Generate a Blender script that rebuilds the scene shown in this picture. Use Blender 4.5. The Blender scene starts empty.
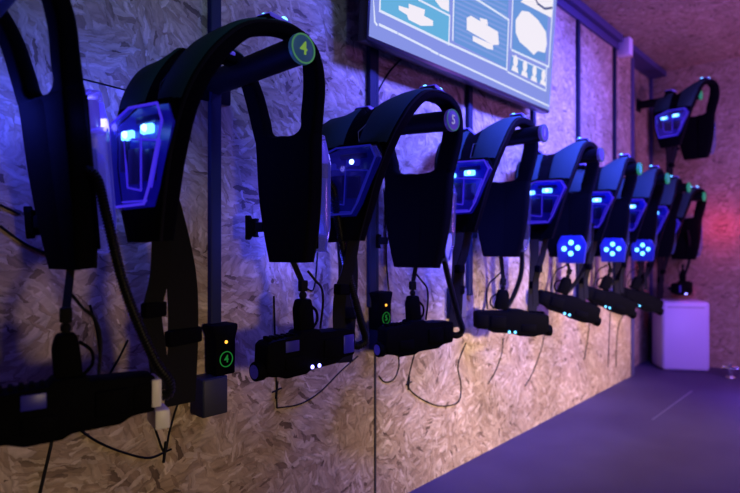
import bpy, bmesh, math, random
from mathutils import Vector, Matrix
random.seed(7)
scene = bpy.context.scene
col = scene.collection
R = math.radians

# ------------------------------------------------------------------ camera model
F = 540.0; CX = 370.0; CY = 246.5; CAMZ = 1.1
TH = R(43.3); CT, ST = math.cos(TH), math.sin(TH)
WALL = 1.53          # y of the left wall face (x runs along it, the room lies at smaller y)
WALL2 = 1.63         # the wall steps back near the far corner
XSTEP = 4.90; XEND = 5.72; CEIL = 1.68 + CAMZ
YROOM = -2.3; XREAR = -1.6

def ray(u, v):
    a = (u - CX) / F; b = -(v - CY) / F
    return Vector((CT + ST * a, ST - CT * a, b))
def at_y(u, v, y):
    d = ray(u, v); t = y / d.y
    return Vector((d.x * t, y, CAMZ + d.z * t))
def at_x(u, v, x):
    d = ray(u, v); t = x / d.x
    return Vector((x, d.y * t, CAMZ + d.z * t))

# ------------------------------------------------------------------ materials
def newmat(name):
    m = bpy.data.materials.new(name); m.use_nodes = True
    nt = m.node_tree; nt.nodes.clear()
    out = nt.nodes.new('ShaderNodeOutputMaterial')
    return m, nt, out
def pbr(name, base, rough=.5, metal=0, emit=None, es=0, bump=0, bscale=200, spec=.5, coat=0):
    m, nt, out = newmat(name)
    p = nt.nodes.new('ShaderNodeBsdfPrincipled')
    p.inputs['Base Color'].default_value = (*base, 1)
    p.inputs['Roughness'].default_value = rough
    p.inputs['Metallic'].default_value = metal
    p.inputs['Specular IOR Level'].default_value = spec
    p.inputs['Coat Weight'].default_value = coat
    if emit:
        p.inputs['Emission Color'].default_value = (*emit, 1)
        p.inputs['Emission Strength'].default_value = es
    tc = nt.nodes.new('ShaderNodeTexCoord')
    n = nt.nodes.new('ShaderNodeTexNoise'); n.inputs['Scale'].default_value = bscale
    nt.links.new(tc.outputs['Object'], n.inputs['Vector'])
    if bump:
        b = nt.nodes.new('ShaderNodeBump'); b.inputs['Strength'].default_value = bump
        b.inputs['Distance'].default_value = .002
        nt.links.new(n.outputs['Fac'], b.inputs['Height'])
        nt.links.new(b.outputs['Normal'], p.inputs['Normal'])
    mr = nt.nodes.new('ShaderNodeMapRange')
    mr.inputs['To Min'].default_value = max(0, rough - .06); mr.inputs['To Max'].default_value = min(1, rough + .06)
    nt.links.new(n.outputs['Fac'], mr.inputs['Value'])
    nt.links.new(mr.outputs['Result'], p.inputs['Roughness'])
    nt.links.new(p.outputs['BSDF'], out.inputs['Surface'])
    return m
def emis(name, c, s):
    m, nt, out = newmat(name)
    e = nt.nodes.new('ShaderNodeEmission')
    e.inputs['Color'].default_value = (*c, 1); e.inputs['Strength'].default_value = s
    nt.links.new(e.outputs['Emission'], out.inputs['Surface'])
    return m
def clear(name, tint, gl=.22, glow=None, gs=0):
    m, nt, out = newmat(name)
    t = nt.nodes.new('ShaderNodeBsdfTransparent'); t.inputs['Color'].default_value = (*tint, 1)
    g = nt.nodes.new('ShaderNodeBsdfGlossy'); g.inputs['Roughness'].default_value = .12
    g.inputs['Color'].default_value = (.9, .9, 1, 1)
    f = nt.nodes.new('ShaderNodeFresnel'); f.inputs['IOR'].default_value = 1.5
    mx = nt.nodes.new('ShaderNodeMixShader')
    ad = nt.nodes.new('ShaderNodeMath'); ad.operation = 'ADD'; ad.inputs[1].default_value = gl * .12
    nt.links.new(f.outputs[0], ad.inputs[0]); nt.links.new(ad.outputs[0], mx.inputs[0])
    nt.links.new(t.outputs[0], mx.inputs[1]); nt.links.new(g.outputs[0], mx.inputs[2])
    last = mx
    if glow:
        e = nt.nodes.new('ShaderNodeEmission'); e.inputs['Color'].default_value = (*glow, 1); e.inputs['Strength'].default_value = gs
        s = nt.nodes.new('ShaderNodeAddShader')
        nt.links.new(mx.outputs[0], s.inputs[0]); nt.links.new(e.outputs[0], s.inputs[1]); last = s
    nt.links.new(last.outputs[0], out.inputs['Surface'])
    return m

def osb(name, axes, seed=0.0, dark=1.0, plain=0.0):
    """oriented strand board: three layers of long flakes, each Voronoi cell a flake"""
    m, nt, out = newmat(name)
    N = nt.nodes; L = nt.links
    p = N.new('ShaderNodeBsdfPrincipled'); p.inputs['Roughness'].default_value = .62
    p.inputs['Specular IOR Level'].default_value = .35
    tc = N.new('ShaderNodeTexCoord')
    sep = N.new('ShaderNodeSeparateXYZ'); L.new(tc.outputs['Object'], sep.inputs[0])
    cmb = N.new('ShaderNodeCombineXYZ')
    L.new(sep.outputs[axes[0]], cmb.inputs[0]); L.new(sep.outputs[axes[1]], cmb.inputs[1])
    cmb.inputs[2].default_value = seed
    # gentle warp
    wn = N.new('ShaderNodeTexNoise'); wn.inputs['Scale'].default_value = 16; wn.inputs['Detail'].default_value = 6; wn.inputs['Roughness'].default_value = .65
    L.new(cmb.outputs[0], wn.inputs['Vector'])
    ws = N.new('ShaderNodeVectorMath'); ws.operation = 'SCALE'; ws.inputs['Scale'].default_value = .042
    L.new(wn.outputs['Color'], ws.inputs[0])
    wa = N.new('ShaderNodeVectorMath'); wa.operation = 'ADD'
    L.new(cmb.outputs[0], wa.inputs[0]); L.new(ws.outputs[0], wa.inputs[1])
    colour = None; height = None
    layers = [(4.2, 11, 46, 0.0), (5.4, 13, 62, 3.7), (8.0, 20, 100, 8.1)]
    for k, (cs, sx, sy, off) in enumerate(layers):
        o = N.new('ShaderNodeVectorMath'); o.operation = 'ADD'; o.inputs[1].default_value = (off, off * .7, 0)
        L.new(wa.outputs[0], o.inputs[0])
        c = N.new('ShaderNodeTexVoronoi'); c.inputs['Scale'].default_value = cs; c.voronoi_dimensions = '2D'
        L.new(o.outputs[0], c.inputs['Vector'])
        sc_ = N.new('ShaderNodeSeparateColor'); L.new(c.outputs['Color'], sc_.inputs[0])
        ang = N.new('ShaderNodeMapRange'); ang.inputs['To Min'].default_value = -1.1 + .3 * k; ang.inputs['To Max'].default_value = 1.2 + .3 * k
        L.new(sc_.outputs[0], ang.inputs['Value'])
        rot = N.new('ShaderNodeVectorRotate'); rot.rotation_type = 'Z_AXIS'
        L.new(o.outputs[0], rot.inputs['Vector']); L.new(ang.outputs['Result'], rot.inputs['Angle'])
        mul = N.new('ShaderNodeVectorMath'); mul.operation = 'MULTIPLY'; mul.inputs[1].default_value = (sx, sy, 1)
        L.new(rot.outputs[0], mul.inputs[0])
        fl = N.new('ShaderNodeTexVoronoi'); fl.inputs['Scale'].default_value = 1; fl.voronoi_dimensions = '2D'
        L.new(mul.outputs[0], fl.inputs['Vector'])
        fs = N.new('ShaderNodeSeparateColor'); L.new(fl.outputs['Color'], fs.inputs[0])
        r = N.new('ShaderNodeValToRGB'); e = r.color_ramp.elements
        cols = [(0, (.12, .075, .04)), (.07, (.34, .235, .135)), (.35, (.44, .32, .19)), (.75, (.52, .40, .25)), (1, (.66, .53, .37))]
        e[0].position = 0; e[0].color = (*[x * dark for x in cols[0][1]], 1)
        e[1].position = 1; e[1].color = (*[x * dark for x in cols[-1][1]], 1)
        for pos, cc in cols[1:-1]:
            el = e.new(pos); el.color = (*[x * dark for x in cc], 1)
        L.new(fs.outputs[1], r.inputs[0])
        # grain inside the flake
        gr = N.new('ShaderNodeTexNoise'); gr.inputs['Scale'].default_value = 1.6; gr.inputs['Detail'].default_value = 4
        L.new(mul.outputs[0], gr.inputs['Vector'])
        gm = N.new('ShaderNodeMapRange'); gm.inputs['From Min'].default_value = .3; gm.inputs['From Max'].default_value = .7
        gm.inputs['To Min'].default_value = .72; gm.inputs['To Max'].default_value = 1.12
        L.new(gr.outputs['Fac'], gm.inputs['Value'])
        gx = N.new('ShaderNodeVectorMath'); gx.operation = 'SCALE'
        L.new(r.outputs['Color'], gx.inputs[0]); L.new(gm.outputs['Result'], gx.inputs['Scale'])
        # dark rim where a flake ends
        ed = N.new('ShaderNodeMapRange'); ed.inputs['From Min'].default_value = .35; ed.inputs['From Max'].default_value = .75
        ed.inputs['To Min'].default_value = 1; ed.inputs['To Max'].default_value = .72
        L.new(fl.outputs['Distance'], ed.inputs['Value'])
        ex = N.new('ShaderNodeVectorMath'); ex.operation = 'SCALE'
        L.new(gx.outputs[0], ex.inputs[0]); L.new(ed.outputs['Result'], ex.inputs['Scale'])
        if colour is None:
            colour = ex.outputs[0]; height = fs.outputs[1]
        else:
            th = N.new('ShaderNodeMath'); th.operation = 'GREATER_THAN'; th.inputs[1].default_value = .52 + .08 * k
            L.new(fs.outputs[2], th.inputs[0])
            mx = N.new('ShaderNodeMix'); mx.data_type = 'RGBA'
            L.new(th.outputs[0], mx.inputs['Factor']); L.new(colour, mx.inputs['A']); L.new(ex.outputs[0], mx.inputs['B'])
            colour = mx.outputs['Result']
            hm = N.new('ShaderNodeMix'); hm.data_type = 'FLOAT'
            L.new(th.outputs[0], hm.inputs['Factor']); L.new(height, hm.inputs['A']); L.new(fs.outputs[1], hm.inputs['B'])
            height = hm.outputs['Result']
    # large stains
    big = N.new('ShaderNodeTexNoise'); big.inputs['Scale'].default_value = 2.3; big.inputs['Detail'].default_value = 5
    L.new(cmb.outputs[0], big.inputs['Vector'])
    bm_ = N.new('ShaderNodeMapRange'); bm_.inputs['From Min'].default_value = .3; bm_.inputs['From Max'].default_value = .7
    bm_.inputs['To Min'].default_value = .72; bm_.inputs['To Max'].default_value = 1.15
    L.new(big.outputs['Fac'], bm_.inputs['Value'])
    fin = N.new('ShaderNodeVectorMath'); fin.operation = 'SCALE'
    L.new(colour, fin.inputs[0]); L.new(bm_.outputs['Result'], fin.inputs['Scale'])
    mp = N.new('ShaderNodeMix'); mp.data_type = 'RGBA'; mp.inputs['Factor'].default_value = plain
    L.new(fin.outputs[0], mp.inputs['A']); mp.inputs['B'].default_value = (.42 * dark, .31 * dark, .19 * dark, 1)
    L.new(mp.outputs['Result'], p.inputs['Base Color'])
    b = N.new('ShaderNodeBump'); b.inputs['Strength'].default_value = .2; b.inputs['Distance'].default_value = .002
    L.new(height, b.inputs['Height']); L.new(b.outputs['Normal'], p.inputs['Normal'])
    L.new(p.outputs['BSDF'], out.inputs['Surface'])
    return m

def carpet():
    m, nt, out = newmat('floor_rubber'); N = nt.nodes; L = nt.links
    p = N.new('ShaderNodeBsdfPrincipled'); p.inputs['Roughness'].default_value = .7
    tc = N.new('ShaderNodeTexCoord')
    n = N.new('ShaderNodeTexNoise'); n.inputs['Scale'].default_value = 2.2; n.inputs['Detail'].default_value = 6
    L.new(tc.outputs['Object'], n.inputs['Vector'])
    r = N.new('ShaderNodeValToRGB'); e = r.color_ramp.elements
    e[0].position = .3; e[0].color = (.040, .026, .070, 1); e[1].position = .72; e[1].color = (.062, .048, .10, 1)
    L.new(n.outputs['Fac'], r.inputs[0]); L.new(r.outputs[0], p.inputs['Base Color'])
    f = N.new('ShaderNodeTexNoise'); f.inputs['Scale'].default_value = 260
    L.new(tc.outputs['Object'], f.inputs['Vector'])
    b = N.new('ShaderNodeBump'); b.inputs['Strength'].default_value = .4; b.inputs['Distance'].default_value = .003
    L.new(f.outputs['Fac'], b.inputs['Height']); L.new(b.outputs['Normal'], p.inputs['Normal'])
    L.new(p.outputs['BSDF'], out.inputs['Surface'])
    return m

M = dict(
    osb_x=osb('strand_board_left', (0, 2), 0),
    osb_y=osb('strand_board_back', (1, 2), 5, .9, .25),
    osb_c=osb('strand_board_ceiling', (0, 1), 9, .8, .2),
    floor=carpet(),
    foam=pbr('black_foam_fabric', (.0022, .0022, .0035), .85, bump=.25, bscale=420, spec=.04),
    teal=pbr('black_fabric_teal_lit', (.024, .060, .066), .8, bump=.2, bscale=420, spec=.15),  # black shoulder fabric, teal light from the screen is put into its colour
    web=pbr('black_webbing', (.005, .005, .0065), .85, bump=.3, bscale=600, spec=.15),
    poly=pbr('black_polymer', (.0018, .0018, .003), .74, spec=.03),
    rubber=pbr('black_corrugated_rubber', (.006, .006, .008), .45, spec=.18),
    wire=pbr('black_wire', (.005, .005, .006), .6, spec=.15),
    tube=pbr('black_bar_tube', (.003, .003, .005), .6, spec=.10),
    led=emis('led_blue_white', (.30, .52, 1.0), 7.0),
    ledcy=emis('led_cyan', (.12, .50, 1.0), 5.0),
    ledpurp=emis('led_violet_blue', (.22, .20, 1.0), 9.0),
    diffuser=pbr('violet_light_diffuser', (.2, .18, .5), .3, emit=(.10, .055, 1.0), es=.33),
    rim=emis('lit_panel_edge', (.07, .035, 1.0), .75),
    rimdim=emis('dim_panel_edge', (.03, .03, .8), .28),
    inner=pbr('lit_blue_circuit', (.02, .02, .25), .3, emit=(.015, .008, .9), es=.11),
    innerdim=pbr('dim_blue_circuit', (.01, .015, .16), .3, emit=(.008, .012, .6), es=.09),
    block=pbr('dark_blue_component', (.008, .008, .05), .3, emit=(.01, .005, .5), es=.05),
    shell=clear('clear_cover', (.72, .72, 1.0), .2),
    house=clear('clear_housing', (.80, .80, .95), .3, glow=(.16, .13, .8), gs=.08),
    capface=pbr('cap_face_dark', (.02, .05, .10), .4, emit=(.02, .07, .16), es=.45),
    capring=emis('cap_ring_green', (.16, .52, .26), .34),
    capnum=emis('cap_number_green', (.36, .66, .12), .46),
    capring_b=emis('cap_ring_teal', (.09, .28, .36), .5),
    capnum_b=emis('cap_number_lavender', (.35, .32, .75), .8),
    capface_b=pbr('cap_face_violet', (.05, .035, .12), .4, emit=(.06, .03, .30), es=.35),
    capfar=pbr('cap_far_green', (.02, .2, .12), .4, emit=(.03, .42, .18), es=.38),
    badge=pbr('badge_grey', (.30, .30, .36), .5),
    badgedim=pbr('badge_dark_grey', (.10, .10, .14), .5),
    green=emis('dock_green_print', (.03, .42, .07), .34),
    orange=emis('dock_orange_led', (1.0, .42, .05), 2.2),
    label=pbr('blue_violet_label', (.02, .018, .16), .4, emit=(.03, .02, .6), es=.04),
    bluegel=pbr('blue_translucent_plastic', (.02, .02, .22), .3, emit=(.03, .02, .7), es=.05),
    cluster=pbr('lit_blue_box', (.02, .03, .25), .3, emit=(.012, .03, .9), es=.13),
    psudark=pbr('dark_grey_plastic', (.030, .030, .045), .5, spec=.25),
    psu=pbr('grey_violet_plastic', (.10, .09, .14), .45),
    white=pbr('white_plastic_connector', (.62, .60, .60), .45),
    bin=pbr('violet_lit_white_plastic', (.55, .50, .74), .4),  # white plastic, part of the violet light on it is put into the base
    chrome=pbr('polished_chrome', (.85, .85, .88), .15, metal=1),
    trim=pbr('dark_painted_trunking', (.010, .014, .034), .6, spec=.2),
    trimv=pbr('violet_painted_batten', (.065, .055, .14), .6, spec=.25),
    pale=pbr('pale_plastic_box', (.75, .70, .85), .5),
    seam=pbr('dark_seam', (.02, .017, .015), .8),
    bezel=pbr('black_screen_bezel', (.01, .01, .014), .3),
    red=emis('led_red', (1.0, .03, .10), 5.0),
    scr=emis('screen_lavender', (.27, .33, .88), .90),
    scr_blue=emis('screen_panel_blue', (.17, .36, .84), .85),
    scr_cyan=emis('screen_panel_cyan', (.15, .48, .82), .9),
    scr_line=emis('screen_line_white', (.74, .80, 1.0), 1.0),
    scr_blob=emis('screen_text_white', (.90, .85, .95), 1.0),
    scr_stripe=emis('screen_stripe', (.26, .40, .90), .85),
    scr_dark=emis('screen_dark_mark', (.08, .12, .42), .6),
)

# ------------------------------------------------------------------ mesh helpers
def children(o): return [c for c in bpy.data.objects if c.parent == o]
def obj(name, bm, mat, parent=None, smooth=True, flat_angle=None):
    bm.normal_update()
    me = bpy.data.meshes.new(name); bm.to_mesh(me); bm.free()
    mats = mat if isinstance(mat, (list, tuple)) else [mat]
    for mm in mats: me.materials.append(mm)
    if smooth:
        me.polygons.foreach_set('use_smooth', [True] * len(me.polygons))
        me.set_sharp_from_angle(angle=R(flat_angle or 38))
    o = bpy.data.objects.new(name, me); col.objects.link(o)
    if parent: o.parent = parent
    return o
def tag(o, label, cat, group=None):
    o['label'] = label; o['category'] = cat
    if group: o['group'] = group
    return o
def thing(name, label, cat, loc=(0, 0, 0), rotz=0, group=None):
    o = bpy.data.objects.new(name, None); o.empty_display_size = .05
    col.objects.link(o); o.location = loc; o.rotation_euler = (0, 0, rotz)
    return tag(o, label, cat, group)
def struct(name, bm, mat, parent=None, smooth=False):
    o = obj(name, bm, mat, parent, smooth)
    if not parent: o['kind'] = 'structure'
    return o
def copy_tree(o, parent=None):
    c = o.copy(); col.objects.link(c)
    if parent: c.parent = parent
    for ch in children(o): copy_tree(ch, c)
    return c

def box(bm, lo, hi, bevel=0, seg=2):
    b2 = bmesh.new()
    bmesh.ops.create_cube(b2, size=1)
    for v in b2.verts:
        v.co = Vector([(lo[i] + hi[i]) / 2 + v.co[i] * (hi[i] - lo[i]) for i in range(3)])
    if bevel:
        bmesh.ops.bevel(b2, geom=list(b2.edges), offset=bevel, segments=seg, profile=.5, affect='EDGES')
    join(bm, b2)
def join(bm, b2, mat=None):
    me = bpy.data.meshes.new('tmp'); b2.to_mesh(me); b2.free()
    if mat is not None: me.transform(mat)
    bm.from_mesh(me); bpy.data.meshes.remove(me)
def prism(bm, poly, axis, a, b, bevel=0, mi=0):
    """extrude a 2-D polygon along axis from a to b"""
    b2 = bmesh.new()
    def mk(p, t):
        if axis == 'x': return (t, p[0], p[1])
        if axis == 'y': return (p[0], t, p[1])
        return (p[0], p[1], t)
    va = [b2.verts.new(mk(p, a)) for p in poly]; vb = [b2.verts.new(mk(p, b)) for p in poly]
    n = len(poly)
    b2.faces.new(va); b2.faces.new(list(reversed(vb)))
    for i in range(n):
        b2.faces.new((va[i], vb[i], vb[(i + 1) % n], va[(i + 1) % n]))
    bmesh.ops.recalc_face_normals(b2, faces=list(b2.faces))
    if bevel:
        bmesh.ops.bevel(b2, geom=list(b2.edges), offset=bevel, segments=2, profile=.5, affect='EDGES')
    for f in b2.faces: f.material_index = mi
    join(bm, b2)
def spline(pts, n, cyc=False):
    """Catmull-Rom through pts (tuples of any length), n samples per span"""
    out = []
    P = [tuple(p) for p in pts]; k = len(P)
    for i in range(k - 1):
        p0 = P[max(i - 1, 0)]; p1 = P[i]; p2 = P[i + 1]; p3 = P[min(i + 2, k - 1)]
        for j in range(n):
            t = j / n
            out.append(tuple(.5 * ((2 * b) + (-a + c) * t + (2 * a - 5 * b + 4 * c - d) * t * t + (-a + 3 * b - 3 * c + d) * t ** 3)
                             for a, b, c, d in zip(p0, p1, p2, p3)))
    out.append(P[-1])
    return out
def tube(bm, path, r, seg=8, rib=None, cap=True):
    """sweep a circle along a polyline; r a number or a function of the index"""
    pts = [Vector(p) for p in path]
    prev = None; rings = []
    n0 = None
    for i, p in enumerate(pts):
        t = (pts[min(i + 1, len(pts) - 1)] - pts[max(i - 1, 0)])
        if t.length < 1e-9: t = Vector((0, 0, 1))
        t.normalize()
        if n0 is None:
            n0 = t.orthogonal().normalized()
        else:
            n0 = (n0 - t * n0.dot(t))
            if n0.length < 1e-6: n0 = t.orthogonal()
            n0.normalize()
        b = t.cross(n0)
        rr = r(i) if callable(r) else r
        rings.append([bm.verts.new(p + (n0 * math.cos(2 * math.pi * k / seg) + b * math.sin(2 * math.pi * k / seg)) * rr) for k in range(seg)])
    for a, b in zip(rings, rings[1:]):
        for k in range(seg):
            bm.faces.new((a[k], a[(k + 1) % seg], b[(k + 1) % seg], b[k]))
    if cap:
        bm.faces.new(list(reversed(rings[0]))); bm.faces.new(rings[-1])
def corrugated(bm, path, r, pitch=.0075, seg=10):
    # resample by length then modulate the radius
    pts = [Vector(p) for p in spline(path, 24)]
    L = [0]
    for a, b in zip(pts, pts[1:]): L.append(L[-1] + (b - a).length)
    n = int(L[-1] / pitch * 4)
    out = []; j = 0
    for i in range(n + 1):
        s = L[-1] * i / n
        while j < len(L) - 2 and L[j + 1] < s: j += 1
        t = (s - L[j]) / max(L[j + 1] - L[j], 1e-9)
        out.append(pts[j].lerp(pts[j + 1], min(max(t, 0), 1)))
    tube(bm, out, lambda i: r * (1.0 if i % 4 in (0, 1) else .80), seg)
def cyl(bm, p0, p1, r0, r1=None, seg=24, bevel=0):
    r1 = r0 if r1 is None else r1
    p0 = Vector(p0); p1 = Vector(p1); t = (p1 - p0).normalized()
    if bevel:
        path = [p0, p0 + t * bevel * .3, p0 + t * bevel, p1 - t * bevel, p1 - t * bevel * .3, p1]
        rs = [r0 - bevel, r0 - bevel * .3, r0, r1, r1 - bevel * .3, r1 - bevel]
    else:
        path = [p0, p1]; rs = [r0, r1]
    n0 = t.orthogonal().normalized(); b = t.cross(n0)
    rings = [[bm.verts.new(p + (n0 * math.cos(2 * math.pi * k / seg) + b * math.sin(2 * math.pi * k / seg)) * rr) for k in range(seg)] for p, rr in zip(path, rs)]
    for A, B in zip(rings, rings[1:]):
        for k in range(seg):
            bm.faces.new((A[k], A[(k + 1) % seg], B[(k + 1) % seg], B[k]))
    bm.faces.new(list(reversed(rings[0]))); bm.faces.new(rings[-1])
def ball(bm, c, r, sc=(1, 1, 1), seg=12):
    b2 = bmesh.new(); bmesh.ops.create_uvsphere(b2, u_segments=seg, v_segments=max(6, seg // 2 + 1), radius=r)
    for v in b2.verts: v.co = Vector((v.co.x * sc[0] + c[0], v.co.y * sc[1] + c[1], v.co.z * sc[2] + c[2]))
    join(bm, b2)
def ring(bm, c, ax, r, w, seg=40, th=.0015):
    """flat annulus facing -y ('y') or -x ('x')"""
    vs = []
    for rr in (r, r - w):
        for d in (0, -th):
            row = []
            for k in range(seg):
                a = 2 * math.pi * k / seg; p = (math.cos(a) * rr, math.sin(a) * rr)
                row.append(bm.verts.new((c[0] + p[0], c[1] + d, c[2] + p[1]) if ax == 'y' else (c[0] + d, c[1] + p[0], c[2] + p[1])))
            vs.append(row)
    o0, o1, i0, i1 = vs
    fs = []
    for k in range(seg):
        q = (k + 1) % seg
        for A, B in ((o0, o1), (o1, i1), (i1, i0)):
            fs.append(bm.faces.new((A[k], A[q], B[q], B[k])))
    bmesh.ops.recalc_face_normals(bm, faces=fs)
def rod_loop(bm, pts, r, seg=6):
    n = len(pts)
    for i in range(n):
        tube(bm, [pts[i], pts[(i + 1) % n]], r, seg)
        ball(bm, pts[i], r * 1.02, seg=8)

def text_bm(s, size, face, at, depth=.001):
    """lettering as mesh; face 'y' reads from -y, face 'x' reads from -x"""
    cu = bpy.data.curves.new('t', 'FONT'); cu.body = s; cu.size = size; cu.extrude = depth
    cu.align_x = 'CENTER'; cu.align_y = 'CENTER'; cu.resolution_u = 3; cu.offset = size * .012
    o = bpy.data.objects.new('t', cu); col.objects.link(o)
    dg = bpy.context.evaluated_depsgraph_get()
    me = bpy.data.meshes.new_from_object(o.evaluated_get(dg))
    bpy.data.objects.remove(o); bpy.data.curves.remove(cu)
    m = Matrix.Rotation(R(90), 4, 'X')
    if face == 'x': m = Matrix.Rotation(R(-90), 4, 'Z') @ m
    me.transform(Matrix.Translation(at) @ m)
    bm = bmesh.new(); bm.from_mesh(me); bpy.data.meshes.remove(me)
    return bm

# ------------------------------------------------------------------ room shell
def quadbox(name, lo, hi, mat):
    bm = bmesh.new(); box(bm, lo, hi); return struct(name, bm, mat)
quadbox('floor', (XREAR - .1, YROOM - .1, -.1), (XEND + .1, WALL2 + .2, 0), M['floor'])
quadbox('ceiling', (XREAR - .1, YROOM - .1, CEIL), (XEND + .1, WALL2 + .2, CEIL + .1), M['osb_c'])
bm = bmesh.new()
box(bm, (XREAR - .1, WALL, 0), (XSTEP, WALL2 + .2, CEIL)); box(bm, (XSTEP, WALL2, 0), (XEND + .1, WALL2 + .2, CEIL))
struct('wall_left', bm, M['osb_x'])
quadbox('wall_back', (XEND, YROOM - .1, 0), (XEND + .1, WALL2, CEIL), M['osb_y'])
quadbox('wall_right', (XREAR - .1, YROOM - .1, 0), (XEND, YROOM, CEIL), M['osb_x'])
quadbox('wall_rear', (XREAR - .1, YROOM, 0), (XREAR, WALL, CEIL), M['osb_y'])
# violet post on the step of the wall
bm = bmesh.new(); box(bm, (XSTEP - .055, WALL - .012, 0), (XSTEP + .005, WALL2, CEIL - .08), .004); struct('trim_1', bm, M['trimv'])
# trunking under the ceiling
bm = bmesh.new()
box(bm, (XREAR, WALL - .055, CEIL - .055), (4.50, WALL, CEIL), .006); box(bm, (XREAR, WALL - .02, CEIL - .11), (4.50, WALL, CEIL - .055), .004)
struct('trim_2', bm, M['trimv'])
bm = bmesh.new(); box(bm, (4.60, WALL - .05, CEIL - .05), (XEND, WALL2, CEIL), .006); struct('trim_3', bm, M['trimv'])
bm = bmesh.new(); box(bm, (XEND - .03, WALL2 - .03, 0), (XEND, WALL2, CEIL - .05), .004); struct('trim_4', bm, M['trimv'])
# dark upright joint between boards under the second dock
bm = bmesh.new(); box(bm, (1.648, WALL - .004, 0), (1.658, WALL + .002, .95)); struct('trim_5', bm, M['seam'])
# pale joint in the floor covering
def at_floor(u, v):
    d = ray(u, v); t = -CAMZ / d.z; return Vector((d.x * t, d.y * t, 0))
a_, b_ = at_floor(652, 420), at_floor(692, 391); n_ = (b_ - a_).normalized().cross(Vector((0, 0, 1))) * .006
bm = bmesh.new(); prism(bm, [tuple((a_ - n_).xy), tuple((b_ - n_).xy), tuple((b_ + n_).xy), tuple((a_ + n_).xy)], 'z', -.001, .0015)
struct('trim_12', bm, M['psu'])

# ------------------------------------------------------------------ laser-tag vest
PROFILE = [  # x, z (relative to bar axis), outer half width, inner half width, thickness
    (-.340, -.500, .100, -.04, .040),
    (-.345, -.400, .128, -.04, .046),
    (-.343, -.300, .145, -.04, .048),
    (-.330, -.200, .162, -.04, .046),
    (-.297, -.120, .168, -.04, .044),
    (-.245, -.050, .172, .015, .040),
    (-.175, .012, .176, .085, .036),
    (-.090, .046, .182, .118, .033),
    (-.010, .053, .192, .130, .033),
    (.052, .022, .200, .134, .034),
    (.084, -.050, .192, .116, .038),
    (.096, -.130, .170, .094, .042),
    (.102, -.176, .156, .078, .046),
    (.106, -.204, .148, -.04, .050),
    (.112, -.350, .138, -.04, .054),
    (.118, -.470, .118, -.04, .054),
    (.120, -.560, .094, -.04, .048),
]
def sag(v):
    """the shoulder on the wall side has slumped forward over the base of the bar"""
    k = min(max((v.y - .02) / .09, 0), 1); k = k * k * (3 - 2 * k)
    v.z -= .080 * k * math.exp(-((v.x + .150) / .105) ** 2)
    if v.x < -.2 and v.y < 0:            # the front plate narrows to its foot on the room side
        f = min(max((v.z + .52) / .42, 0), 1); v.y *= .50 + .50 * f ** .8
    if v.x < -.12: v.x -= .004 * k * math.exp(-((v.z + .10) / .075) ** 2)
    return v
def sagged(bm):
    for v in bm.verts: sag(v.co)
    return bm
def frames(n=6):
    S = spline(PROFILE, n)
    out = []
    for i, s in enumerate(S):
        a = S[max(i - 1, 0)]; b = S[min(i + 1, len(S) - 1)]
        tx, tz = b[0] - a[0], b[1] - a[1]; l = math.hypot(tx, tz)
        nx, nz = -tz / l, tx / l           # outward normal (away from the wearer)
        out.append((s, (nx, nz)))
    return out
def rrect(y0, y1, t, r=.013, k=3):
    r = min(r, t * .45, abs(y1 - y0) * .45); pts = []
    for cy, ct, a0 in ((y1 - r, t / 2 - r, 0), (y0 + r, t / 2 - r, 90), (y0 + r, -t / 2 + r, 180), (y1 - r, -t / 2 + r, 270)):
        for i in range(k + 1):
            a = R(a0 + 90 * i / k); pts.append((cy + r * math.cos(a), ct + r * math.sin(a)))
    return pts
def vest_foam():
    bm = bmesh.new(); FR = frames()
    for side in (-1, 1):
        rings = []
        for (x, z, wo, wi, t), (nx, nz) in FR:
            pts = rrect(wi, wo, t)
            rings.append([bm.verts.new((x + nx * d, side * y, z + nz * d)) for y, d in pts])
        k = len(rings[0]); fs = []
        for a, b in zip(rings, rings[1:]):
            for i in range(k):
                fs.append(bm.faces.new((a[i], a[(i + 1) % k], b[(i + 1) % k], b[i])))
        fs.append(bm.faces.new(rings[0])); fs.append(bm.faces.new(rings[-1]))
        bmesh.ops.recalc_face_normals(bm, faces=fs)
    return bm
def vest_piping():
    bm = bmesh.new(); FR = frames()
    for side in (-1, 1):
        for d in (1,):
            path = [(x + nx * (t / 2 - .004), side * (wo - .003), z + nz * (t / 2 - .004)) for (x, z, wo, wi, t), (nx, nz) in FR]
            tube(bm, path, .0045, 6)
    return bm
def strap_over():
    """wide woven cover on the outside of each shoulder arm, lighter than the foam"""
    bm = bmesh.new(); FR = frames()
    idx = [i for i, (s, n) in enumerate(FR) if 18 <= i <= 52]
    for side in (-1, 1):
        rows = []
        for i in idx:
            (x, z, wo, wi, t), (nx, nz) = FR[i]
            lo = max(wi, .02) + .012; hi = wo - .010
            row = []
            for f, dd in ((0, .001), (.08, .006), (.5, .008), (.92, .006), (1, .001)):
                d = t / 2 + dd; row.append(bm.verts.new((x + nx * d, side * (lo + (hi - lo) * f), z + nz * d)))
            rows.append(row)
        fs = []
        for a, b in zip(rows, rows[1:]):
            for k in range(4): fs.append(bm.faces.new((a[k], a[k + 1], b[k + 1], b[k])))
        bmesh.ops.recalc_face_normals(bm, faces=fs)
    return bm

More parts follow.
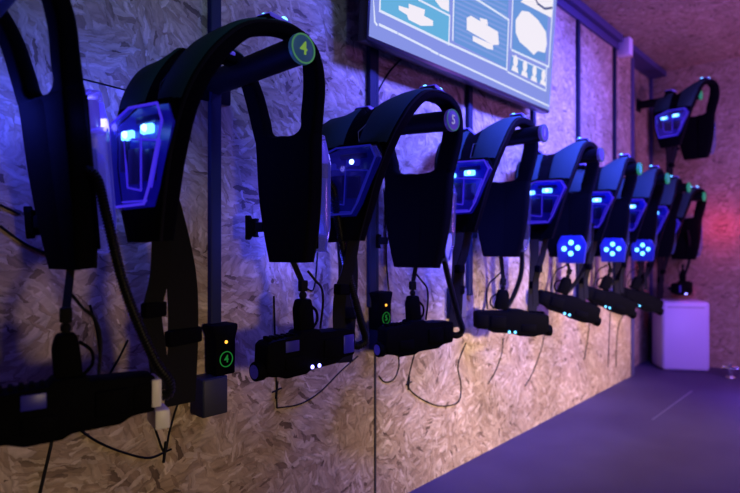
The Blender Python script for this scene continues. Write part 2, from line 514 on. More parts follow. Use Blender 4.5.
HEX = [(-.112, .072), (-.092, .112), (.030, .114), (.120, .080), (.118, -.02), (.096, -.118), (-.036, -.114), (-.058, -.075)]
def light_panel(vest, bright=True):
    """lit sensor panel on the outside of the front plate; local frame: y across, z up, facing -x"""
    zc = -.315; xf = -.367
    P = [(y * 1.14 - .006, z + zc) for y, z in HEX]
    Pb = [(y * 1.2, z * 1.12 + zc) for y, z in HEX]
    bm = bmesh.new()
    prism(bm, Pb, 'x', xf + .028, xf + .002, .005)
    root = obj('light_panel', bm, M['poly'], vest)
    bm = bmesh.new(); prism(bm, [(y * .97, (z - zc) * .97 + zc) for y, z in P], 'x', xf + .004, xf - .002, 0)
    obj('circuit_board', bm, M['inner'] if bright else M['innerdim'], root)
    bm = bmesh.new()
    rod_loop(bm, [(xf - .026, y * .93, (z - zc) * .93 + zc) for y, z in P], .0032)
    obj('panel_edge', bm, M['rim'] if bright else M['rimdim'], root)
    for y0, y1, z0, z1 in ((-.060, -.012, -.055, .015), (.004, .058, -.06, .02), (.066, .098, -.03, .05), (-.08, .02, .072, .088)):
        bm = bmesh.new(); box(bm, (xf - .013, y0, zc + z0), (xf - .002, y1, zc + z1), .003)
        obj('component', bm, M['block'], root)
    bm = bmesh.new()
    for a, b in (((-.004, .05), (-.004, -.075)), ((-.004, -.075), (.06, -.066)), ((.06, -.066), (.075, .04)), ((-.09, .03), (.08, .045)), ((-.030, -.098), (.085, -.098)), ((-.092, .03), (-.052, -.07))):
        tube(bm, [(xf - .012, a[0], zc + a[1]), (xf - .012, b[0], zc + b[1])], .0024, 6)
    obj('lit_rib', bm, M['rim'] if bright else M['rimdim'], root)
    for y, z in ((-.030, .060), (.062, .052)):
        bm = bmesh.new(); box(bm, (xf - .016, y - .026, zc + z - .012), (xf - .004, y + .026, zc + z + .010), .005)
        obj('light_lens', bm, M['ledcy'] if bright else M['rimdim'], root)
        if bright or y < 0:
            bm = bmesh.new(); ball(bm, (xf - .016, y, zc + z), .0085); obj('light', bm, M['led'], root)
    # clear moulded cover: shallow box
    bm = bmesh.new()
    f0 = [bm.verts.new((xf, y, z)) for y, z in P]; f1 = [bm.verts.new((xf - .030, y * .92, (z - zc) * .92 + zc)) for y, z in P]
    n = len(P)
    for i in range(n): bm.faces.new((f0[i], f0[(i + 1) % n], f1[(i + 1) % n], f1[i]))
    bm.faces.new(f1); bmesh.ops.recalc_face_normals(bm, faces=list(bm.faces))
    obj('clear_cover', bm, M['shell'], root, smooth=False)
    return root
def rear_housing(vest):
    """clear electronics box on the outside of the rear plate, facing +x"""
    bm = bmesh.new()
    box(bm, (.142, -.112, -.52), (.150, .112, -.19), .003)
    root = obj('rear_housing', bm, M['poly'], vest)
    poly = [(-.118, -.53), (-.138, -.46), (-.140, -.26), (-.110, -.175), (.110, -.175), (.140, -.26), (.138, -.46), (.118, -.53)]
    bm = bmesh.new(); prism(bm, poly, 'x', .150, .184, .006); obj('clear_cover', bm, M['house'], root)
    bm = bmesh.new(); box(bm, (.152, -.09, -.47), (.170, .09, -.30), .004); obj('circuit_board', bm, M['innerdim'], root)
    bm = bmesh.new(); box(bm, (.153, -.105, -.255), (.180, .105, -.195), .006); obj('light_diffuser', bm, M['diffuser'], root)
    for y in (-.05, .05):
        bm = bmesh.new(); ball(bm, (.182, y, -.24), .009); obj('light', bm, M['ledpurp'], root)
    bm = bmesh.new()
    for y in (-.126, .126):
        tube(bm, [(.180, y * 1.05, -.26), (.180, y * 1.04, -.45), (.180, y * .9, -.522)], .0024, 6)
    obj('housing_edge', bm, M['rimdim'], root)
    return root
def shoulder_lights(vest):
    FR = frames()
    (x, z, wo, wi, t), (nx, nz) = FR[44]
    for s in (-1, 1):
        yc = s * (wo + wi - .03) / 2
        bm = bmesh.new(); q = sag(Vector((x, yc, z))); top = q.z + t / 2 - .006
        prism(bm, [(x - .060, top - .006), (x - .046, top + .016), (x + .040, top + .014), (x + .056, top - .012)], 'y', yc - .030, yc + .030, .005)
        root = obj('shoulder_light', bm, M['poly'], vest)
        bm = bmesh.new(); box(bm, (x - .044, yc - .034, top + .008), (x + .040, yc + .034, top + .021), .006); obj('light_lens', bm, M['diffuser'], root)
        for k in (-1, 1):
            bm = bmesh.new(); ball(bm, (x - .002 + k * .021, yc - k * .019, top + .019), .0115 if s < 0 else .009); obj('light', bm, M['ledcy' if s < 0 else 'rim'], root)
def side_straps(vest):
    # broad elastic side strap hanging from the front plate towards the wall side
    def ribbon(path, w, wdir, th=.004):
        bm = bmesh.new(); wd = Vector(wdir).normalized()
        S = [Vector(p) for p in spline(path, 8)]; rows = []
        for i, p in enumerate(S):
            t = (S[min(i + 1, len(S) - 1)] - S[max(i - 1, 0)]).normalized(); n = t.cross(wd).normalized()
            rows.append([bm.verts.new(p + wd * a * w / 2 + n * b * th / 2) for a, b in ((-1, -1), (1, -1), (1, 1), (-1, 1))])
        for a, b in zip(rows, rows[1:]):
            for k in range(4): bm.faces.new((a[k], a[(k + 1) % 4], b[(k + 1) % 4], b[k]))
        bm.faces.new(rows[0]); bm.faces.new(rows[-1])
        bmesh.ops.recalc_face_normals(bm, faces=list(bm.faces)); return bm
    s1 = obj('side_strap', ribbon([(-.315, .06, -.33), (-.27, .075, -.42), (-.225, .08, -.58), (-.215, .085, -.74), (-.225, .085, -.91)], .080, (1, -.35, 0)), M['web'], vest)
    bm = bmesh.new(); box(bm, (-.265, .066, -.76), (-.165, .098, -.72), .006); obj('strap_slider', bm, M['poly'], s1)
    s2 = obj('side_strap', ribbon([(-.335, -.02, -.47), (-.330, .0, -.58), (-.338, .02, -.66), (-.318, .04, -.74), (-.300, .04, -.85)], .045, (1, -.4, 0)), M['web'], vest)
    bm = bmesh.new(); box(bm, (-.362, .005, -.675), (-.306, .035, -.64), .005); obj('strap_slider', bm, M['poly'], s2)
    # buckle sticking out of the rear plate on the wall side
    bm = bmesh.new(); box(bm, (.100, .13, -.468), (.112, .185, -.438), .003)
    b = obj('buckle', bm, M['web'], vest)
    bm = bmesh.new()
    prism(bm, [(.165, -.485), (.172, -.462), (.165, -.425), (.200, -.430), (.212, -.415), (.222, -.415), (.222, -.492), (.212, -.492), (.200, -.478)], 'x', .096, .116, .003)
    obj('buckle_socket', bm, M['poly'], b)

vest0 = thing('laser_tag_vest', 'tmp', 'vest', (0, 0, 0))
obj('foam_body', sagged(vest_foam()), M['foam'], vest0)
obj('edge_piping', sagged(vest_piping()), M['web'], vest0)
obj('shoulder_cover', sagged(strap_over()), M['teal'], vest0, flat_angle=60)
light_panel(vest0, True); rear_housing(vest0); shoulder_lights(vest0); side_straps(vest0)

def badge(vest, s, mat, closed=False):
    """hexagonal badge outline with a number, on the upper front plate (faces -x and up)"""
    bm = bmesh.new()
    pts = [(.030, .034), (-.012, .036), (-.036, .006), (-.022, -.032), (.028, -.034)]
    pts3 = [(0, -y, z) for y, z in pts]
    if closed: pts3 = [(0, a, b) for a, b in ((-.032, .036), (.032, .036), (.032, -.036), (-.032, -.036))] + [(0, -.032, .036)]
    for a, b in zip(pts3, pts3[1:]): tube(bm, [a, b], .0016, 5)
    o = obj('number_badge', bm, mat, vest)
    o.location = (-.336, -.050, -.148); o.rotation_euler = (0, R(22), 0)
    t = obj('badge_number', text_bm(s, .046, 'x', (-.001, 0, 0)), mat, o, smooth=False)
    return o
def light_cluster(vest):
    """box with four lights at the foot of the rear plate, turned to the front"""
    bm = bmesh.new(); prism(bm, [(-.125, -.60), (-.135, -.49), (-.11, -.44), (.01, -.44), (.035, -.49), (.025, -.60)], 'x', .05, .088, .006)
    r = obj('light_cluster', bm, M['cluster'], vest)
    for y, z in ((-.05, -.482), (-.05, -.545), (-.09, -.512), (-.01, -.518)):
        bm = bmesh.new(); ball(bm, (.048, y, z), .0145); obj('light', bm, M['ledcy'], r)

# ------------------------------------------------------------------ hanging bars with numbered end caps
def hanging_bar(xb, zb, label, num=None, style='a', cap_y=1.105, wall=WALL, droop=0.0):
    t = thing('hanging_bar', label, 'wall bar', (xb, wall, CAMZ + zb), 0, 'hanging bars')
    L = wall - cap_y
    bm = bmesh.new(); cyl(bm, (0, 0, 0), (0, -L, -droop), .037, seg=28); obj('tube', bm, M['tube'], t)
    bm = bmesh.new(); box(bm, (-.06, -.012, -.06), (.06, 0, .06), .006); obj('wall_flange', bm, M['tube'], t)
    bm = bmesh.new(); cyl(bm, (0, -L + .004, -droop), (0, -L - .010, -droop), .040, seg=36, bevel=.003)
    cm = {'a': ('capface', 'capring', 'capnum'), 'b': ('capface_b', 'capring_b', 'capnum_b'), 'c': ('capfar', 'capring', 'capnum')}[style]
    c = obj('end_cap', bm, M[cm[0]], t)
    bm = bmesh.new(); ring(bm, (0, -L - .0102, -droop), 'y', .039, .0042 if style != 'b' else .0032); obj('cap_ring', bm, M[cm[1]], c)
    if num: obj('cap_number', text_bm(num, .048, 'y', (0, -L - .0115, -droop)), M[cm[2]], c, smooth=False)
    return t

# ------------------------------------------------------------------ laser-tag guns (hung upside down by the grip)
def make_gun():
    g = thing('laser_tag_gun', 'tmp', 'laser tag gun')
    # local frame: origin at the top of the grip, +x to the rear, body below
    bm = bmesh.new()
    out = [(-.165, -.122), (-.150, -.112), (-.040, -.106), (-.030, -.094), (.040, -.094), (.052, -.106), (.150, -.108), (.205, -.112),
           (.212, -.130), (.206, -.196), (.150, -.200), (.120, -.214), (.010, -.216), (-.010, -.226), (-.090, -.228), (-.120, -.218), (-.150, -.214), (-.168, -.190)]
    prism(bm, out, 'y', -.033, .033, .006)
    for k in range(5): box(bm, (-.145 + k * .022, -.018, -.113), (-.134 + k * .022, .018, -.101), .002)
    box(bm, (.060, -.039, -.190), (.140, .039, -.130), .006); box(bm, (-.100, -.037, -.205), (-.020, .037, -.165), .006)
    obj('gun_body', bm, M['poly'], g, flat_angle=30)
    bm = bmesh.new(); cyl(bm, (-.160, 0, -.196), (-.190, 0, -.196), .028, seg=24, bevel=.004); cyl(bm, (-.120, 0, -.196), (-.165, 0, -.196), .023, seg=20)
    b = obj('barrel', bm, M['poly'], g)
    bm = bmesh.new(); cyl(bm, (-.189, 0, -.196), (-.1915, 0, -.196), .020, seg=20); obj('lens', bm, M['bluegel'], b)
    bm = bmesh.new()
    prism(bm, [(-.026, -.100), (-.032, -.030), (-.022, .000), (.022, .000), (.030, -.030), (.038, -.100)], 'y', -.019, .019, .008)
    gr = obj('grip', bm, M['poly'], g)
    bm = bmesh.new(); tube(bm, spline([(.040, 0, -.096), (.060, 0, -.075), (.058, 0, -.045), (.030, 0, -.022)], 6), .0045, 6); obj('trigger_guard', bm, M['poly'], gr)
    bm = bmesh.new(); box(bm, (-.098, -.0352, -.150), (-.045, -.0325, -.118), .001); obj('blue_label', bm, M['label'], g)
    bm = bmesh.new(); box(bm, (.150, -.036, -.188), (.202, .036, -.126), .006); obj('rear_window', bm, M['bluegel'], g)
    for x in (.010, .040):
        for sd in (-1, 1):
            bm = bmesh.new(); ball(bm, (x, sd * .033, -.207), .0062); obj('light', bm, M['ledpurp'], g)
    # strap and clip that hold the grip
    bm = bmesh.new(); box(bm, (-.014, -.010, .022), (.014, .010, .056), .004); ball(bm, (0, 0, .010), .013)
    obj('strap_clip', bm, M['web'], g)
    # loose lead beside the grip
    bm = bmesh.new(); tube(bm, spline([(.012, -.01, .085), (.035, -.02, .055), (.062, -.02, .030), (.078, -.01, -.02), (.075, 0, -.10)], 8), .0042, 6); obj('lead', bm, M['wire'], g)
    return g
gun0 = make_gun()
def hose(gun, path):
    bm = bmesh.new(); corrugated(bm, path, .0140); return obj('coiled_hose', bm, M['rubber'], gun)

# ------------------------------------------------------------------ place vests, bars and guns
VESTS = [
    # bar x, y centre, bar z, yaw, pitch, bar no., style, hang label
    dict(x=.262, y=1.285, z=.500, yaw=8, pitch=-5, sc=(.92,.72,1), num=None, st='a', lab='black laser tag vest nearest the camera at the left edge, in deep shadow', bar='black wall bar at the left edge carrying the nearest vest'),
    dict(x=.90, y=1.265, z=.513, yaw=12, sc=(1.03,.74,1.0), num='4', st='a', cy=1.095, lab='black laser tag vest over the bar numbered 4, bright blue lit front panel', bar='black wall bar with green ringed end cap numbered 4'),
    dict(x=1.62, y=1.33, z=.485, yaw=12, pitch=5, sc=(1.08,.98,1.0), num='5', st='b', lab='black laser tag vest over the bar numbered 5, dim blue panel and 5 badge', bar='black wall bar with end cap numbered 5'),
    dict(x=2.35, y=1.365, z=.520, yaw=12, pitch=6, sc=(1.08,.92,1), num='1', st='b', lab='black laser tag vest over the bar numbered 1, right after the 5 vest', bar='black wall bar with end cap numbered 1'),
    dict(x=3.05, y=1.34, z=.507, yaw=10, pitch=5, sc=(1.06,.95,1), num=None, st='b', lab='black laser tag vest just right of the number 1 vest', bar='wall bar with a teal ringed cap, first one right of the number 1 bar'),
    dict(x=3.72, y=1.34, z=.500, yaw=10, pitch=5, sc=(1.06,.95,1), num=None, st='c', lab='laser tag vest second to the right of the number 1 vest', bar='wall bar with a green cap, second one right of the number 1 bar'),
    dict(x=4.35, y=1.34, z=.495, yaw=10, pitch=5, sc=(1.06,.95,1), num=None, st='c', lab='laser tag vest third to the right of the number 1 vest, above the farthest gun', bar='wall bar with a green cap, third one right of the number 1 bar'),
    dict(x=4.96, y=1.36, z=.480, yaw=10, pitch=5, sc=(1.06,.95,1), num=None, st='c', lab='dark laser tag vest second from last in the lower row', bar='wall bar with a green cap, fourth one right of the number 1 bar'),
    dict(x=5.49, y=1.32, z=.440, yaw=-4, num=None, st='c', lab='last laser tag vest of the lower row, in the red glow', bar='last wall bar of the lower row, beside the back wall'),
    dict(x=5.36, y=1.20, z=1.310, yaw=-8, up=.03, num=None, st='c', lab='laser tag vest hung high near the ceiling in the far corner', bar='wall bar mounted high near the ceiling in the far corner'),
]
vests = []
for i, d in enumerate(VESTS):
    w = WALL if d['x'] < XSTEP - .1 else WALL2
    hanging_bar(d['x'], d['z'], d['bar'], d['num'], d['st'], cap_y=d.get('cy', 1.125 if i else 1.14), wall=w, droop=.03 if i == 2 else 0)
    v = copy_tree(vest0)
    v.location = (d['x'], d['y'], CAMZ + d['z'] + d.get('up', 0)); v.rotation_euler = (0, R(d.get('pitch', 0)), R(d['yaw']))
    v.scale = d.get('sc', (1, 1, 1)); v['label'] = d['lab']; v['group'] = 'laser tag vests'
    vests.append(v)
def remove_tree(o):
    for c in children(o): remove_tree(c)
    bpy.data.objects.remove(o)
badge(vests[1], '4', M['badgedim']); badge(vests[2], '5', M['badge']); badge(vests[3], '1', M['badgedim'], True)
for i in (4, 5, 6): light_cluster(vests[i])
# the panel of the number 5 vest is dim
for c in children(vests[2]):
    if c.name.startswith('light_panel'): remove_tree(c)
light_panel(vests[2], False)
remove_tree(vest0)

GUNS = [
    # vest index, dx, y, z top of grip (camera relative), yaw, tilt, label
    (0, .112, 1.20, -.175, -12, 0, 'black laser tag gun nearest the camera, white plug on its end'),
    (1, .168, 1.29, -.160, 0, 0, 'black laser tag gun hanging under the number 4 vest, two violet lights'),
    (2, .035, 1.33, -.192, -14, 0, 'black laser tag gun hanging under the number 5 vest, beside the second dock'),
    (3, .130, 1.30, -.215, 140, -3, 'black laser tag gun hanging under the number 1 vest'),
    (4, .080, 1.28, -.185, 136, -17, 'laser tag gun hanging just right of the gun under the number 1 vest'),
    (5, .060, 1.26, -.200, 136, -19, 'laser tag gun hanging second to the right of the gun under the number 1 vest'),
    (6, -.10, 1.16, -.235, 136, -19, 'laser tag gun farthest right, its end overlapping the white box'),
    (8, -.02, 1.285, -.215, 176, 0, 'laser tag gun hanging behind the white box by the red glow'),
]
guns = []
for vi, dx, y, z, yaw, tilt, lab in GUNS:
    d = VESTS[vi]; sx, sy, sz = d.get('sc', (1, 1, 1)); a = R(d['yaw'])
    foot = vests[vi].matrix_basis @ Vector((.12, 0, -.555))   # foot of the rear plate
    gx, gy = (foot.x + .004, foot.y - .01) if vi in (3, 4, 5, 6) else (d['x'] + dx, y)
    g = copy_tree(gun0); g.location = (gx, gy, CAMZ + z); g.rotation_euler = (0, R(tilt), R(yaw))
    if vi == 0: g.scale = (.80, 1, .92)
    if vi in (1, 2): g.scale = (.94 if vi == 1 else .88, 1, 1)
    g['label'] = lab; g['group'] = 'laser tag guns'; guns.append(g)
    mi = (Matrix.Translation(g.location) @ g.rotation_euler.to_matrix().to_4x4() @ Matrix.Diagonal((*g.scale, 1))).inverted()
    if vi != 8:
        p1 = mi @ (foot + Vector((0, 0, .012))); p0 = Vector((0, 0, .045)); sd = Vector((.010, 0, 0)); bm = bmesh.new()
        vs = [bm.verts.new(c) for c in (p0 - sd + Vector((0, -.003, 0)), p0 + sd + Vector((0, -.003, 0)), p0 + sd + Vector((0, .003, 0)), p0 - sd + Vector((0, .003, 0)),
                                        p1 - sd + Vector((0, -.003, 0)), p1 + sd + Vector((0, -.003, 0)), p1 + sd + Vector((0, .003, 0)), p1 - sd + Vector((0, .003, 0)))]
        for f in ((0, 1, 2, 3), (7, 6, 5, 4), (0, 4, 5, 1), (1, 5, 6, 2), (2, 6, 7, 3), (3, 7, 4, 0)): bm.faces.new([vs[k] for k in f])
        obj('hanging_strap', bm, M['web'], g)
remove_tree(gun0)
for k in (0, 2):          # no lights showing on these two
    for c in children(guns[k]):
        if c.name.split('.')[0] == 'light' or (k == 2 and c.name.startswith('blue_label')): remove_tree(c)
        elif c.name.startswith('rear_window'):
            c.data = c.data.copy(); c.data.materials[0] = M['poly']
bm = bmesh.new(); ball(bm, (-.192, 0, -.196), .012); obj('light', bm, M['red'], guns[7])
# the far guns sit forward of the strap, and their lights are cyan
for g in guns[3:7]:
    for c in children(g):
        k = c.name.split('.')[0]
        if k not in ('grip', 'strap_clip', 'hanging_strap', 'lead'): c.location.x -= .072
        if k == 'light': c.data = c.data.copy(); c.data.materials[0] = M['ledcy']
        if k == 'rear_window': c.data = c.data.copy(); c.data.materials[0] = M['poly']
# hoses in each gun's own frame
H = [(.075, -.02, .370), (.105, -.03, .340), (.125, -.03, .250), (.170, -.03, .090), (.235, -.03, -.080), (.275, -.02, -.150), (.255, -.01, -.175), (.212, 0, -.165)]
H0 = [(.040, .03, .370), (.072, .01, .345), (.092, -.01, .26), (.135, -.02, .09), (.205, -.02, -.07), (.245, -.02, -.130), (.248, -.01, -.165), (.212, 0, -.165)]
hose(guns[0], H0)
for k in (1, 2): hose(guns[k], H)
WP = [(.075, -.02, .36), (.12, -.03, .20), (.15, -.01, .05), (.11, .04, -.11), (-.01, .07, -.178), (-.10, .085, -.158)]
for k in (3, 4, 5, 6, 7):
    a = -guns[k].rotation_euler.z
    hose(guns[k], [(x * math.cos(a) - y * math.sin(a), x * math.sin(a) + y * math.cos(a), z) for x, y, z in WP])
# white plug on the nearest gun
bm = bmesh.new(); box(bm, (.196, -.040, -.185), (.222, .030, -.120), .004); box(bm, (.202, -.050, -.235), (.240, .03, -.190), .004)
obj('white_plug', bm, M['white'], guns[0])

# ------------------------------------------------------------------ uprights (cable trunking), docks and power boxes on the wall
for n, x in enumerate((.90, 1.62, 2.35, 3.05, 3.72, 4.43)):
    zb = .85 if n < 4 else .62
    bm = bmesh.new(); box(bm, (x - .019, WALL - .022, zb), (x + .019, WALL, CEIL - .11), .004)
    if n == 1: box(bm, (x + .026, WALL - .014, zb), (x + .044, WALL, CEIL - .11), .003)
    struct('trim_%d' % (6 + n), bm, M['trim'])

def dock(x, y, ztop, num, label):
    t = thing('charging_dock', label, 'charging dock', (x, WALL, CAMZ + ztop - .16), 0, 'charging docks')
    bm = bmesh.new()
    prism(bm, [(-.038, 0), (-.040, .12), (-.050, .150), (-.050, .165), (.050, .165), (.050, .150), (.040, .12), (.038, 0)], 'y', -.075, -.004, .006)
    obj('dock_body', bm, M['poly'], t); t.scale = (.88, .92, .94)
    bm = bmesh.new(); ball(bm, (0, -.076, .108), .0055); obj('status_light', bm, M['orange'], t)
    bm = bmesh.new(); ring(bm, (0, -.0762, .052), 'y', .026, .003); r_ = obj('number_ring', bm, M['green'], t)
    obj('dock_number', text_bm(num, .034, 'y', (0, -.0775, .052)), M['green'], r_, smooth=False)
    bm = bmesh.new(); box(bm, (-.030, -.004, .02), (.030, 0, .14)); obj('back_plate', bm, M['poly'], t)
dock(.905, WALL, -.235, '4', 'black charging dock with green ringed 4 and orange light, left wall')
dock(1.645, WALL, -.180, '5', 'black charging dock behind the number 5 gun, green ringed number, orange light')
def power_box(x, ztop, h, label, w=.085, dpt=.07, mat='psu'):
    t = thing('power_box', label, 'power box', (x, WALL, CAMZ + ztop - h), 0, 'power boxes')
    bm = bmesh.new(); box(bm, (-w / 2, -dpt, 0), (w / 2, 0, h), .004); obj('case', bm, M['trim'], t)
    bm = bmesh.new(); box(bm, (-w / 2 + .004, -dpt - .003, .004), (w / 2 - .004, -dpt + .001, h - .004), .002); obj('front_cover', bm, M[mat], t)
power_box(.865, -.395, .115, 'dark grey box on the wall directly below the dock numbered 4', .085, .075, 'psudark')
power_box(1.655, -.315, .11, 'dark grey box on the wall below the second dock, behind the number 5 gun', .075, .07, 'psudark')
power_box(2.215, -.20, .15, 'grey violet box on the wall right of the number 5 gun', .10, .05)

# ------------------------------------------------------------------ wall cables
def cable(pts, label, r=.0032, y=WALL - .0022, ties=()):
    P = [at_y(u, v, y) for u, v in pts]
    bm = bmesh.new(); tube(bm, spline(P, 8), r, 6)
    o = tag(obj('cable', bm, M['wire'], None), label, 'cable', 'wall cables')
    for (u, v) in ties:
        p = at_y(u, v, y - .002); bm = bmesh.new(); tube(bm, [p + Vector((-.004, 0, -.03)), p, p + Vector((.003, 0, .03))], .004, 6)
        tube(bm, [p + Vector((-.02, 0, -.004)), p + Vector((.02, 0, .003))], .003, 6)
        obj('cable_tie', bm, M['wire'], o)
cable([(0, 226), (24, 243), (48, 254), (66, 262)], 'thin black cable crossing the wall behind the nearest vest')
cable([(55, 425), (50, 450), (40, 493), (36, 515)], 'black cable dropping to the floor below the nearest gun', .004)
cable([(80, 430), (98, 442), (122, 452), (148, 458), (165, 452)], 'slack black cable sagging right below the nearest gun', .0036, ties=[(165, 452)])
cable([(153, 420), (158, 437), (165, 452), (170, 430), (178, 404), (186, 396)], 'looped black cable tied beneath the strap of the number 4 vest', .0032)
cable([(90, 305), (97, 330), (100, 352)], 'short black lead beside the grip of the nearest gun', .003)
cable([(128, 340), (118, 360), (105, 382)], 'thin black cable running down behind the nearest gun', .003)
cable([(274, 296), (275, 330), (276, 365), (277, 408)], 'straight black cable hanging behind the number 4 gun', .003, ties=[(277, 390)])
cable([(277, 408), (300, 404), (320, 392), (340, 372), (358, 356)], 'long slack cable rising right under the number 4 gun', .0028)
cable([(398, 352), (399, 366), (394, 379), (385, 382), (379, 376)], 'small cable loop under the number 5 gun', .0032)
cable([(415, 352), (410, 372), (408, 386), (420, 398), (440, 406), (458, 402), (461, 385), (458, 365), (466, 343)], 'long slack cable drooping between the number 5 gun and the grey violet box', .0032, ties=[(409, 383)])
cable([(503, 338), (502, 352), (496, 370), (488, 384)], 'thin cable hanging below the number 1 gun', .003)
cable([(545, 330), (541, 350), (533, 372), (525, 386)], 'thin cable hanging right of the number 1 gun', .003)
cable([(590, 318), (588, 336), (584, 360)], 'thin dark cable hanging below the far guns, left of the pair', .004)
cable([(610, 312), (609, 340), (608, 367)], 'left of two upright dark cables on the wall near the far corner', .004)
cable([(627, 308), (618, 328), (616, 366)], 'right of two upright dark cables on the wall near the far corner', .004)
cable([(402, 58), (388, 74), (378, 92), (377, 104)], 'thin cable dropping out from under the screen', .0035)
cable([(384, 188), (386, 230), (387, 268), (390, 300)], 'thin upright cable behind the number 5 vest', .003)
cable([(318, 230), (317, 262), (313, 290), (300, 282)], 'thin cable on the wall right of the number 4 vest', .003)
cable([(0, 205), (20, 214)], 'stub of black cable at the left edge of the wall', .003)
cable([(78, 78), (110, 86), (140, 94)], 'thin dark cable high on the wall between the nearest vest and the number 4 vest', .0022)

# ------------------------------------------------------------------ wall screen
YS = 1.395; TILT = R(4.0)
bl = at_y(367, 40, YS); br = at_y(550, 113, YS)
z0 = (bl.z + br.z) / 2; TW = br.x - bl.x; THT = .845
tv = thing('wall_screen', 'large flat wall screen showing a pale blue game menu', 'television', (bl.x, YS, z0))
tv.rotation_euler = (TILT, 0, 0)
MW = Matrix.Translation((bl.x, YS, z0)) @ Matrix.Rotation(TILT, 4, 'X'); MI = MW.inverted()
def tvp(u, v):
    o = MI @ Vector((0, 0, CAMZ)); d = MI.to_3x3() @ ray(u, v); t = -o.y / d.y; p = o + d * t; return (p.x, p.z)
bm = bmesh.new(); box(bm, (0, .003, 0), (TW, .055, THT), .006); obj('bezel', bm, M['bezel'], tv)
bm = bmesh.new(); box(bm, (TW * .3, .05, THT * .25), (TW * .7, .075, THT * .75), .01); obj('mount', bm, M['bezel'], tv)
bm = bmesh.new(); box(bm, (.012, -.001, .016), (TW - .012, .004, THT - .012)); sc = obj('screen', bm, M['scr'], tv, smooth=False)
def shape(name, poly, mat, y=-.003, px=True):
    P = [tvp(*p) for p in poly] if px else poly
    P = [(min(max(a, .014), TW - .014), min(max(b, .018), THT - .014)) for a, b in P]
    bm = bmesh.new(); prism(bm, P, 'y', y, y + .0015); return obj(name, bm, mat, sc, smooth=False)
def line(poly, w=.006, y=-.0045, name='menu_line', mat='scr_line'):
    P = [tvp(*p) for p in poly]; bm = bmesh.new()
    for a, b in zip(P, P[1:]):
        va, vb = Vector(a), Vector(b); d = (vb - va).normalized(); n = Vector((-d.y, d.x)) * w / 2; e = d * w * .4
        q = [va - n - e, vb - n + e, vb + n + e, va + n - e]
        if all(-.02 < c.x < TW + .02 for c in q):
            prism(bm, [(min(max(c.x, .014), TW - .014), min(max(c.y, .018), THT - .014)) for c in q], 'y', y, y + .001)
    return obj(name, bm, M[mat], sc, smooth=False)
# the upper part of the screen lies above the frame: extend the same panels upwards
shape('menu_panel', [(379, 11), (381, -60), (450, -30), (448, 44)], M['scr_cyan'])
shape('menu_panel', [(454, 42), (453, -30), (508, -2), (506, 68)], M['scr_blue'])
shape('menu_panel', [(512, 52), (514, -30), (549, -10), (545, 62)], M['scr_blue'])
shape('menu_panel', [(509, 70), (511, 56), (544, 69), (542, 84)], M['scr_blue'])
for k in range(12):
    a = 4 + k * 5
    shape('menu_stripe', [(454.5, 42 - a), (506, 66 - a), (506, 64.2 - a), (454.5, 40.2 - a)], M['scr_stripe'], -.0042)
line([(379, 11), (448, 44)], .010); line([(379, 11), (381, -50)], .008); line([(448, 45), (449, 16), (418, 0)], .008)
line([(371, -10), (374, 22), (376, 25)], .008); line([(379, 25), (396, 33)], .010); line([(398, 34), (430, 50)], .009); line([(431, 51), (437, 54)], .010); line([(439, 55), (505, 86), (548, 106)], .009)
line([(449, 44), (506, 70), (508, 20), (480, 2), (470, -4)], .010); line([(452, 40), (453, 0), (454, -30)], .009); line([(507, 72), (545, 91), (546, 66)], .008)
line([(511, 50), (548, 67), (553, -10)], .010); line([(512, 56), (545, 71)], .007); line([(510, 48), (513, -20)], .009)
shape('menu_text', [(398, 6), (408, 9), (408, 4), (424, 10), (423, 16), (432, 21), (432, 26), (420, 26), (408, 20), (406, 15), (398, 10)], M['scr_blob'], -.0055)
shape('menu_text', [(434, 0), (448, 0), (448, 12), (440, 8)], M['scr_blob'], -.0055)
shape('menu_text', [(466, 18), (470, 16), (497, 32), (498, 45), (492, 45), (466, 30)], M['scr_blob'], -.0055)
shape('menu_text', [(472, 36), (492, 45), (492, 50), (487, 49), (472, 41)], M['scr_blob'], -.0056)
shape('menu_text', [(479, 18), (486, 20), (487, 25), (480, 24)], M['scr_blob'], -.0056)
em = [(515, 20), (521, 11), (528, 12), (537, 20), (545, 32), (546, 44), (544, 53), (537, 51), (533, 55), (527, 49), (519, 42), (515, 33)]
shape('menu_emblem', em, M['scr_blob'], -.0055)
line([(533, -4), (537, 4), (544, 9), (551, 8)], .012, -.0055, 'menu_mark', 'scr_dark')
shape('menu_text', [(536, -14), (553, -14), (551, 18), (520, 2)], M['scr_blob'], -.0050)
for u, v in ((514.5, 64), (524, 69), (533.5, 74), (542.5, 78)):
    bm = bmesh.new(); a, b = tvp(u, v); w = .017
    prism(bm, [(a + math.cos(k * math.pi / 6) * .024, b + .014 + math.sin(k * math.pi / 6) * .030) for k in range(12)], 'y', -.0055, -.0045)
    prism(bm, [(a - .036, b - .040), (a - .026, b - .014), (a + .026, b - .014), (a + .036, b - .040)], 'y', -.0055, -.0045)
    obj('player_icon', bm, M['scr_blob'], sc, smooth=False)

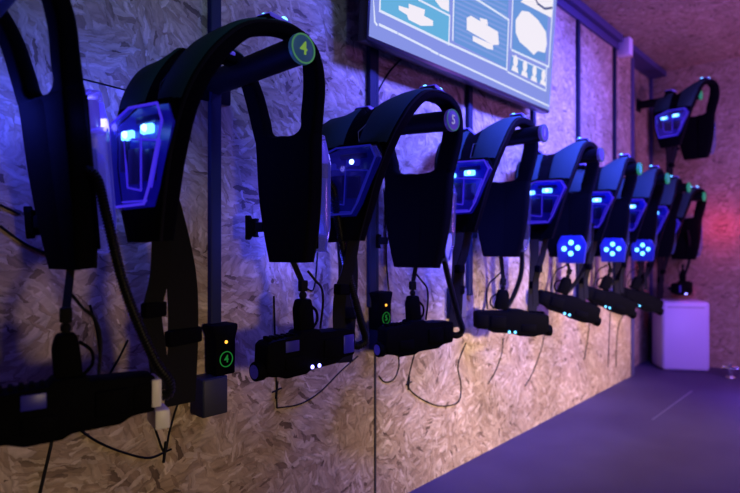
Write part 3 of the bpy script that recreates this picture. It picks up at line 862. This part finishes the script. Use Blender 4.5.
# ------------------------------------------------------------------ far corner: white box, chrome fitting, pale block
c0 = at_y(664, 370, 1.40); c0 = Vector((5.24, 1.385, 0))
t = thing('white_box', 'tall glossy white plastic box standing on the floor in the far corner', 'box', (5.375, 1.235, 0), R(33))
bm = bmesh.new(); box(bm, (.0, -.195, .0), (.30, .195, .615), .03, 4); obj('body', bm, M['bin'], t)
bm = bmesh.new(); box(bm, (-.004, -.150, .560), (.002, .150, .565)); obj('lid_seam', bm, M['psu'], t)
p = at_y(735, 372, .95)
t = thing('chrome_fitting', 'small chrome fitting on the floor by the back wall, right edge', 'fitting', (5.35, .90, 0))
bm = bmesh.new(); cyl(bm, (0, 0, 0), (0, 0, .012), .04, bevel=.003); cyl(bm, (0, 0, .012), (0, 0, .12), .014, .012); obj('post', bm, M['chrome'], t)
bm = bmesh.new(); cyl(bm, (0, -.06, .085), (0, .06, .085), .016, bevel=.004); obj('cross_arm', bm, M['chrome'], t)
bm = bmesh.new(); box(bm, (4.50, WALL - .10, CEIL - .155), (4.585, WALL - .001, CEIL - .02), .008)
tag(obj('junction_box', bm, M['pale']), 'pale small box where the ceiling trunking ends', 'junction box')

# ------------------------------------------------------------------ lights
def light(kind, name, loc, energy, color, size=.1, target=None, size_y=None, spread=None, blend=None, angle=None):
    d = bpy.data.lights.new(name, kind); d.energy = energy; d.color = color
    o = bpy.data.objects.new(name, d); col.objects.link(o); o.location = loc
    if kind == 'AREA':
        d.size = size
        if size_y: d.shape = 'RECTANGLE'; d.size_y = size_y
        if spread: d.spread = R(spread)
    elif kind == 'SPOT':
        d.spot_size = R(angle or 60); d.spot_blend = blend if blend is not None else .5; d.shadow_soft_size = size
    else: d.shadow_soft_size = size
    if target is not None:
        o.rotation_euler = (Vector(target) - Vector(loc)).to_track_quat('-Z', 'Y').to_euler()
    return o
BLUE = (.06, .07, 1.0); VIO = (.32, .14, 1.0); WARM = (1.0, .74, .50)
# warm light low from the room on the lower wall
o = light('SPOT', 'warm_wash', (3.3, -1.9, .95), 760, (1.0, .73, .60), .12, (3.35, 1.5, .36), angle=60, blend=.6); o.scale = (1, .44, 1)
o = light('SPOT', 'warm_wash_near', (.6, -1.9, .95), 125, (1.0, .72, .42), .2, (1.2, 1.5, .40), angle=66, blend=.9); o.scale = (1, .55, 1)
# violet strip over the far half of the room
light('AREA', 'violet_strip', (3.9, .2, 2.70), 30, (.15, .09, 1.0), 1.8, (4.2, 1.2, 0), .15)
light('AREA', 'violet_up', (4.2, -.9, 1.5), 50, (.50, .17, 1.0), .6, (4.9, .6, 2.78))
light('AREA', 'blue_wall_wash', (2.75, .35, 2.45), 120, (.08, .09, 1.0), 2.0, (2.85, 1.53, 1.75), .2, spread=95)
light('SPOT', 'pale_near', (.9, -.6, 2.5), 50, (.40, .62, 1.0), .2, (.70, 1.53, 2.05), angle=52, blend=1)
# blue glow of the nearer vests on the wall
light('POINT', 'blue_near', (.26, 1.43, 1.40), 3.2, (.04, .06, 1.0), .03)
light('POINT', 'blue_near', (.57, 1.37, 1.44), 4.0, (.04, .06, 1.0), .03)
for i, e, dx, z in ((1, 7.5, .31, 1.16), (2, 10.0, .46, 1.13), (3, 3.6, .38, 1.18), (4, 2.2, .30, 1.2), (5, 1.6, .30, 1.22), (6, 1.2, .28, 1.22)):
    light('POINT', 'vest_glow', (VESTS[i]['x'] + dx, 1.42, z), e, BLUE, .03)
for i, e in ((1, .8), (3, .5)):
    x = VESTS[i]['x']
    light('POINT', 'panel_glow', (x - .50, 1.20, 1.36), e * .35, BLUE, .04)
light('AREA', 'back_wash', (4.3, -1.2, 1.3), 10, (.85, .34, .75), .4, (5.72, .9, 1.2))
# red glow on the back wall
light('POINT', 'red_glow', (5.52, 1.02, 1.28), 2.2, (1.0, .05, .16), .04)
light('POINT', 'bin_glow', (4.70, .55, .40), 13, (.27, .15, 1.0), .1)

w = bpy.data.worlds.new('World'); scene.world = w; w.use_nodes = True
bg = w.node_tree.nodes.get('Background') or w.node_tree.nodes.new('ShaderNodeBackground')
bg.inputs[0].default_value = (.05, .05, .12, 1); bg.inputs[1].default_value = .05

# ------------------------------------------------------------------ camera
cd = bpy.data.cameras.new('Camera'); cam = bpy.data.objects.new('Camera', cd); col.objects.link(cam)
cd.sensor_width = 36; cd.lens = 36 * F / 740; cd.clip_start = .02
cam.location = (0, 0, CAMZ); cam.rotation_euler = (R(90), 0, TH - R(90))
cd.dof.use_dof = True; cd.dof.focus_distance = 1.65; cd.dof.aperture_fstop = 1.9
scene.camera = cam
scene.view_settings.view_transform = 'Standard'
scene.view_settings.look = 'None'
